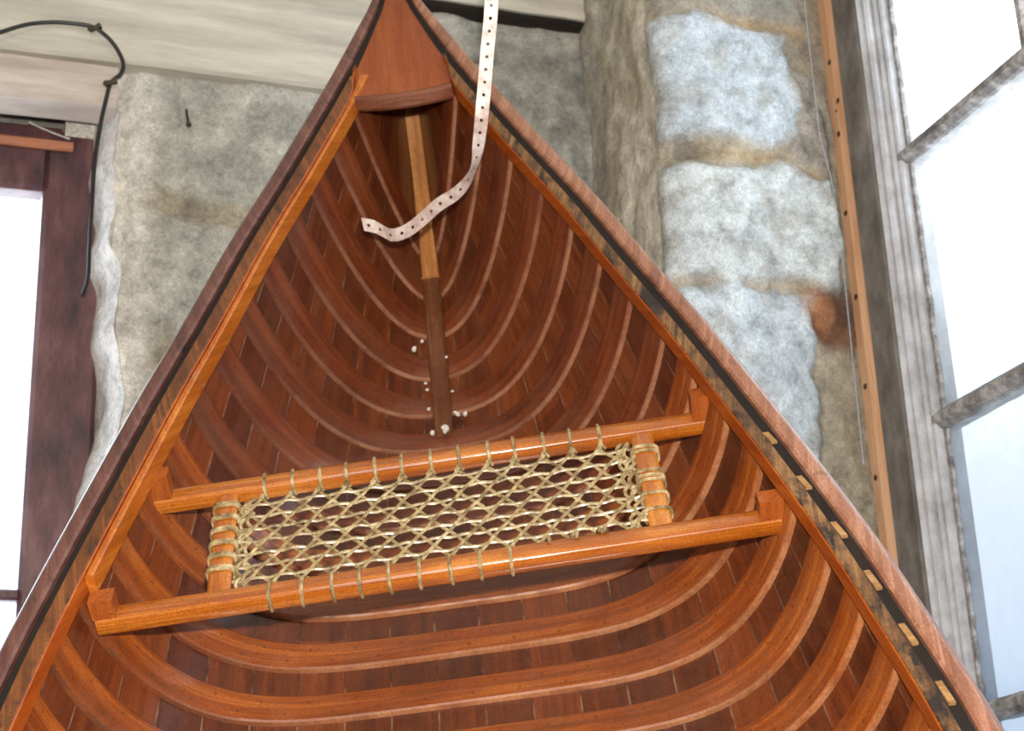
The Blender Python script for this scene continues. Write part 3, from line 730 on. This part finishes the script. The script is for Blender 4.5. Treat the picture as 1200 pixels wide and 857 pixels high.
for zb, th in ((1.690, .013), (1.238, .013), (.782, .0155), (.330, .0135), (-.12, .0135)):
    P = []; UV = []
    o = w2.location
    for i in range(60):
        y = YG0 + (YG1 + .03 - YG0) * i / 59; a = .0012 * fbm(y * 30, zb, 0, 3); b_ = .0018 * fbm(y * 40, zb, 3, 3)
        q = [(XW + .010, zb - .006), (XW + .010, zb + .006), (XW + .022, zb + th + a), (XW + .05, zb + th + a), (XW + .05, zb - th + b_), (XW + .022, zb - th + b_)]
        P.append([(x - o.x, y - o.y, Zc(z) - o.z) for x, z in q]); UV += [(y, x + z) for x, z in q]
    mm = MB(); mm.sweep(P, UV); mm.build('glazing_bar', M['muntin'], w2, smooth=25)
for yc in (1.783, 1.43):
    P = []; UV = []
    for i in range(30):
        z = ZS + (zt - ZS) * i / 29
        q = [(XW + .012, yc - .005), (XW + .030, yc - .012), (XW + .06, yc - .012), (XW + .06, yc + .012), (XW + .030, yc + .012), (XW + .012, yc + .005)]
        P.append([(x - o.x, y - o.y, Zc(z) - o.z) for x, y in q]); UV += [(z, x + y) for x, y in q]
    mm = MB(); mm.sweep(P, UV); mm.build('glazing_bar', M['muntin'], w2, smooth=25)
# putty flakes along the glass edges
mm = MB()
for z0, z1 in ((.345, .765), (.80, 1.222), (1.254, 1.68), (-.10, .315)):
    n = 40; P = []
    for i in range(n):
        z = z0 + (z1 - z0) * i / (n - 1); wv = .007 + .005 * fbm(z * 24, 1.1, 0, 4)
        P.append([(.024, YG1 - 1.6 + .004, Zc(z) - o.z), (.024, YG1 - 1.6 - wv, Zc(z) - o.z), (.032, YG1 - 1.6 - wv, Zc(z) - o.z), (.032, YG1 - 1.6 + .004, Zc(z) - o.z)])
    mm.sweep(P)
mm.build('putty', M['muntin'], w2, smooth=30)
m = MB(); zz0, zz1 = 0, zt - ZS
m.add([(.030, YG0 - 1.6, zz0), (.030, YG1 + .006 - 1.6, zz0), (.030, YG1 + .006 - 1.6, zz1), (.030, YG0 - 1.6, zz1)], [(0, 1, 2, 3)])
m.build('panes', glass_mat('grimy_bluish_glass', [(0, (.08, .11, .15, 1)), (.34, (.135, .152, .174, 1)), (.42, (.175, .184, .194, 1)), (.50, (.205, .21, .212, 1)), (.57, (.30, .30, .29, 1)), (.68, (.6, .6, .58, 1)), (.8, (.85, .85, .83, 1))], .25), w2, smooth=0)

# --- tan batten with its nails
tb = empty('trim_5', Vector((XW, 2.28, Zc(ZS)))); struct(tb)
m = MB(); P = []; UV = []
for i in range(60):
    z = (zt - ZS) * i / 59; a = .002 * fbm(z * 3, 0, 0, 3)
    q = [(-.014, -.016 + a), (-.014, .014 + a), (.02, .014 + a), (.02, -.016 + a)]
    P.append([(x, y, z) for x, y in q]); UV += [(z, x + y) for x, y in q]
m.sweep(P, UV); m.build('batten', M['batten'], tb, smooth=30)
for (px, py) in ((972, 73), (982, 118), (983, 157), (991, 250), (1003, 348), (1014, 453), (1026, 560), (980, 130)):
    p = atX(px, py, XW - .015) - tb.location
    mm = MB(); dome(mm, p, .0052 if py != 130 else .003, nrm=(-1, 0, 0), sq=.35); mm.build('nail_head', M['nail'], tb)

# ================================================================ LOOSE THINGS
# black cable over the boards and down beside the window
cp = []
for (px, py, Y) in ((-40, 52, YB - .060), (0, 38, YB - .050), (30, 29, YB - .045), (60, 26, YB - .042), (90, 28, YB - .042), (112, 33, YB - .042), (132, 50, YB - .040), (144, 72, YB - .036), (142, 86, YB - .034), (130, 97, YB - .032), (124, 118, YB - .030), (117, 150, YB - .016), (111, 190, YB - .004), (108, 235, YB + .004), (105, 285, YB + .010), (103, 325, YB + .030), (97, 345, YB + .048)):
    cp.append(atY(px, py, Y))
base = cp[9]
m = MB(); m.tube([Vector(q) - base for q in catmull(cp, 6)], .0037, 8)
cable = m.build('black_cable', M['cable']); cable.location = base
tag(cable, 'thin black cable looping down the whitewashed boards beside the dark left window', 'cable')
for px, py, Y in ((112, 33, YB - .042), (130, 97, YB - .032)):
    c = atY(px, py, Y) - base; mm = MB()
    mm.tube([c + Vector((-.010, 0, -.004)), c + Vector((0, -.001, 0)), c + Vector((.007, 0, .005))], lambda t: .0062 + .002 * math.sin(t * 9), 8)
    mm.tube([c + Vector((-.004, .002, 0)), c + Vector((-.009, .010, .003)), c + Vector((-.010, .022, .003))], .004, 7)
    mm.build('cable_clip', M['clip'], cable)
# small nail in the grey stone
def thing_tube(name, pts, r, mat, label, cat, head=None):
    o_ = Vector(pts[0]); m_ = MB(); m_.tube([Vector(p) - o_ for p in pts], r, 8); 
    o2 = m_.build(name, mat); o2.location = o_; tag(o2, label, cat); return o2
h_, _ = back_stone(.335, 1.42)
p0 = atY(221, 146, YB - .028); p1 = atY(218, 127, YB + .006)
nl = thing_tube('nail', [p1, (p0 + p1) / 2, p0], .0026, M['nail'], 'small rusty nail sticking out of the grey stone left of the canoe bow', 'nail')
mm = MB(); dome(mm, p0 - p1, .005, nrm=(p0 - p1), sq=.4); mm.build('nail_head', M['nail'], nl)
# thin wire hanging beside the tan batten
wpts = [atY(px, py, YR - .022) for px, py in ((938, -60), (943, 0), (949, 60), (955, 110), (961, 160), (969, 190), (977, 225), (985, 285), (991, 340), (997, 400), (1004, 470), (1012, 545))]
thing_tube('thin_wire', [Vector(q) for q in catmull(wpts, 5)], .0012, M['wire'], 'thin grey wire hanging down the stone beside the tan batten', 'wire')
# light scrap on the dark window head
sp_ = [atY(px, py, YW - .016) for px, py in ((34, 143), (44, 148), (53, 152), (60, 155), (68, 158), (76, 161), (82, 163))]
thing_tube('string_scrap', [Vector(q) for q in catmull(sp_, 4)], .0016, M['crumb'], 'short frayed pale string lying along the top of the dark left window frame', 'string')
# perforated metal strap
ctl = [(577, -330, 2.41, (1, 0, .05)), (577, -120, 2.42, (1, 0, .05)), (576, 0, 2.44, (1, .02, .05)), (571, 60, 2.45, (1, .05, .05)), (566, 120, 2.46, (1, .08, .1)), (561, 168, 2.47, (.85, .12, .5)), (556, 196, 2.48, (.35, .15, .9)), (547, 214, 2.49, (.35, .55, .75)), (533, 228, 2.49, (.45, .75, .45)), (514, 240, 2.49, (.5, .8, .35)), (495, 257, 2.50, (.5, .8, .35)), (478, 270, 2.50, (.3, .9, .3)), (461, 276, 2.50, (.15, .95, .35)), (450, 272, 2.505, (.1, .9, .5)), (440, 266, 2.50, (.1, .95, .2)), (425, 263, 2.50, (.22, .95, .2))]
cpts = []; 
for px, py, D, wd in ctl:
    wv = W @ np.array(wd); cpts.append(np.concatenate([np.array(atD(px, py, D)), wv / np.linalg.norm(wv)]))
fine = np.array(catmull(cpts, 14)); sl_ = np.concatenate([[0], np.cumsum(np.linalg.norm(np.diff(fine[:, :3], axis=0), axis=1))])
def strap_pt(s, a):
    c = np.array([np.interp(s, sl_, fine[:, i]) for i in range(6)]); wv = c[3:] / np.linalg.norm(c[3:]); return c[:3] + wv * a
pitch, hw, hr = .0185, .0100, .0025
sb = Vector(strap_pt(sl_[-1], 0)); m = MB()
nc = int(sl_[-1] / pitch)
for i in range(nc):
    s0 = sl_[-1] - (i + 1) * pitch; s1 = s0 + pitch; sc = (s0 + s1) / 2
    outer = [(s0, -hw), (sc, -hw), (s1, -hw), (s1, -hw * .33), (s1, hw * .33), (s1, hw), (sc, hw), (s0, hw), (s0, hw * .33), (s0, -hw * .33)]
    V_ = [strap_pt(*q) for q in outer]; n = len(outer)
    for (s, a) in outer:
        an = math.atan2(a, s - sc); V_.append(strap_pt(sc + hr * math.cos(an), hr * math.sin(an)))
    m.add([tuple(Vector(q) - sb) for q in V_], [(j, (j + 1) % n, n + (j + 1) % n, n + j) for j in range(n)])
strap = m.build('perforated_strap', M['strap'], smooth=0); strap.location = sb
bm_mod = strap.modifiers.new('Weld', 'WELD'); bm_mod.merge_threshold = .0004
so_ = strap.modifiers.new('Solidify', 'SOLIDIFY'); so_.thickness = .0012
tag(strap, 'perforated metal hanger strap curling at its end in front of the bow', 'strap')

# ================================================================ LIGHT, SKY, CAMERA
wd = bpy.data.worlds.new('sky'); scene.world = wd; wd.use_nodes = True; nt = wd.node_tree; nt.nodes.clear()
bg = nt.nodes.new('ShaderNodeBackground'); ow = nt.nodes.new('ShaderNodeOutputWorld'); bg.inputs[0].default_value = (.82, .92, 1.04, 1); bg.inputs[1].default_value = 5.2
nt.links.new(bg.outputs[0], ow.inputs[0])
def area(name, loc, aim, sx, sy, power, col, portal=False):
    l = bpy.data.lights.new(name, 'AREA'); l.shape = 'RECTANGLE'; l.size = sx; l.size_y = sy; l.energy = power; l.color = col
    o_ = bpy.data.objects.new(name, l); COL.objects.link(o_); o_.location = loc
    d = Vector(aim) - Vector(loc); o_.rotation_euler = d.to_track_quat('-Z', 'Y').to_euler()
    if portal: l.cycles.is_portal = True
    return o_
area('window_portal', (XW + .13, (YG0 + YG1) / 2, Zc((ZS + zt) / 2)), (0, (YG0 + YG1) / 2, Zc((ZS + zt) / 2)), 1.1, 2.6, 1, (1, 1, 1), True)
area('window_portal', (-.2, YB + .16, Zc(.7)), (-.2, 0, Zc(.7)), .75, 1.35, 1, (1, 1, 1), True)
fp = CAMP + W @ np.array([.03, -.17, .02])
fl = area('camera_flash', Vector(fp), atD(600, 470, 2.0), .07, .045, 57, (1, .95, .87))
# added unseen fill light, standing in for room bounce behind the photographer
area('room_bounce_fill', (-.7, -.6, ZC - .25), (.3, 1.8, Zc(.6)), .6, .6, 15, (1, .93, .84))

cam = bpy.data.cameras.new('camera'); co = bpy.data.objects.new('camera', cam); COL.objects.link(co)
cam.sensor_width = 36; cam.sensor_fit = 'HORIZONTAL'; cam.lens = F / 1200 * 36; cam.clip_start = .05
Rm = Matrix([list(r) for r in np.stack([W[:, 0], -W[:, 1], -W[:, 2]], 1)])
co.matrix_world = Matrix.Translation(Vector(CAMP)) @ Rm.to_4x4()
cam.dof.use_dof = True; cam.dof.focus_distance = 1.95; cam.dof.aperture_fstop = 9
scene.camera = co
scene.view_settings.view_transform = 'Standard'; scene.view_settings.look = 'None'
scene.view_settings.exposure = 0; scene.view_settings.gamma = 1
scene.cycles.use_denoising = True
scene.cycles.max_bounces = 8; scene.cycles.transparent_max_bounces = 8
scene.cycles.sample_clamp_indirect = 4
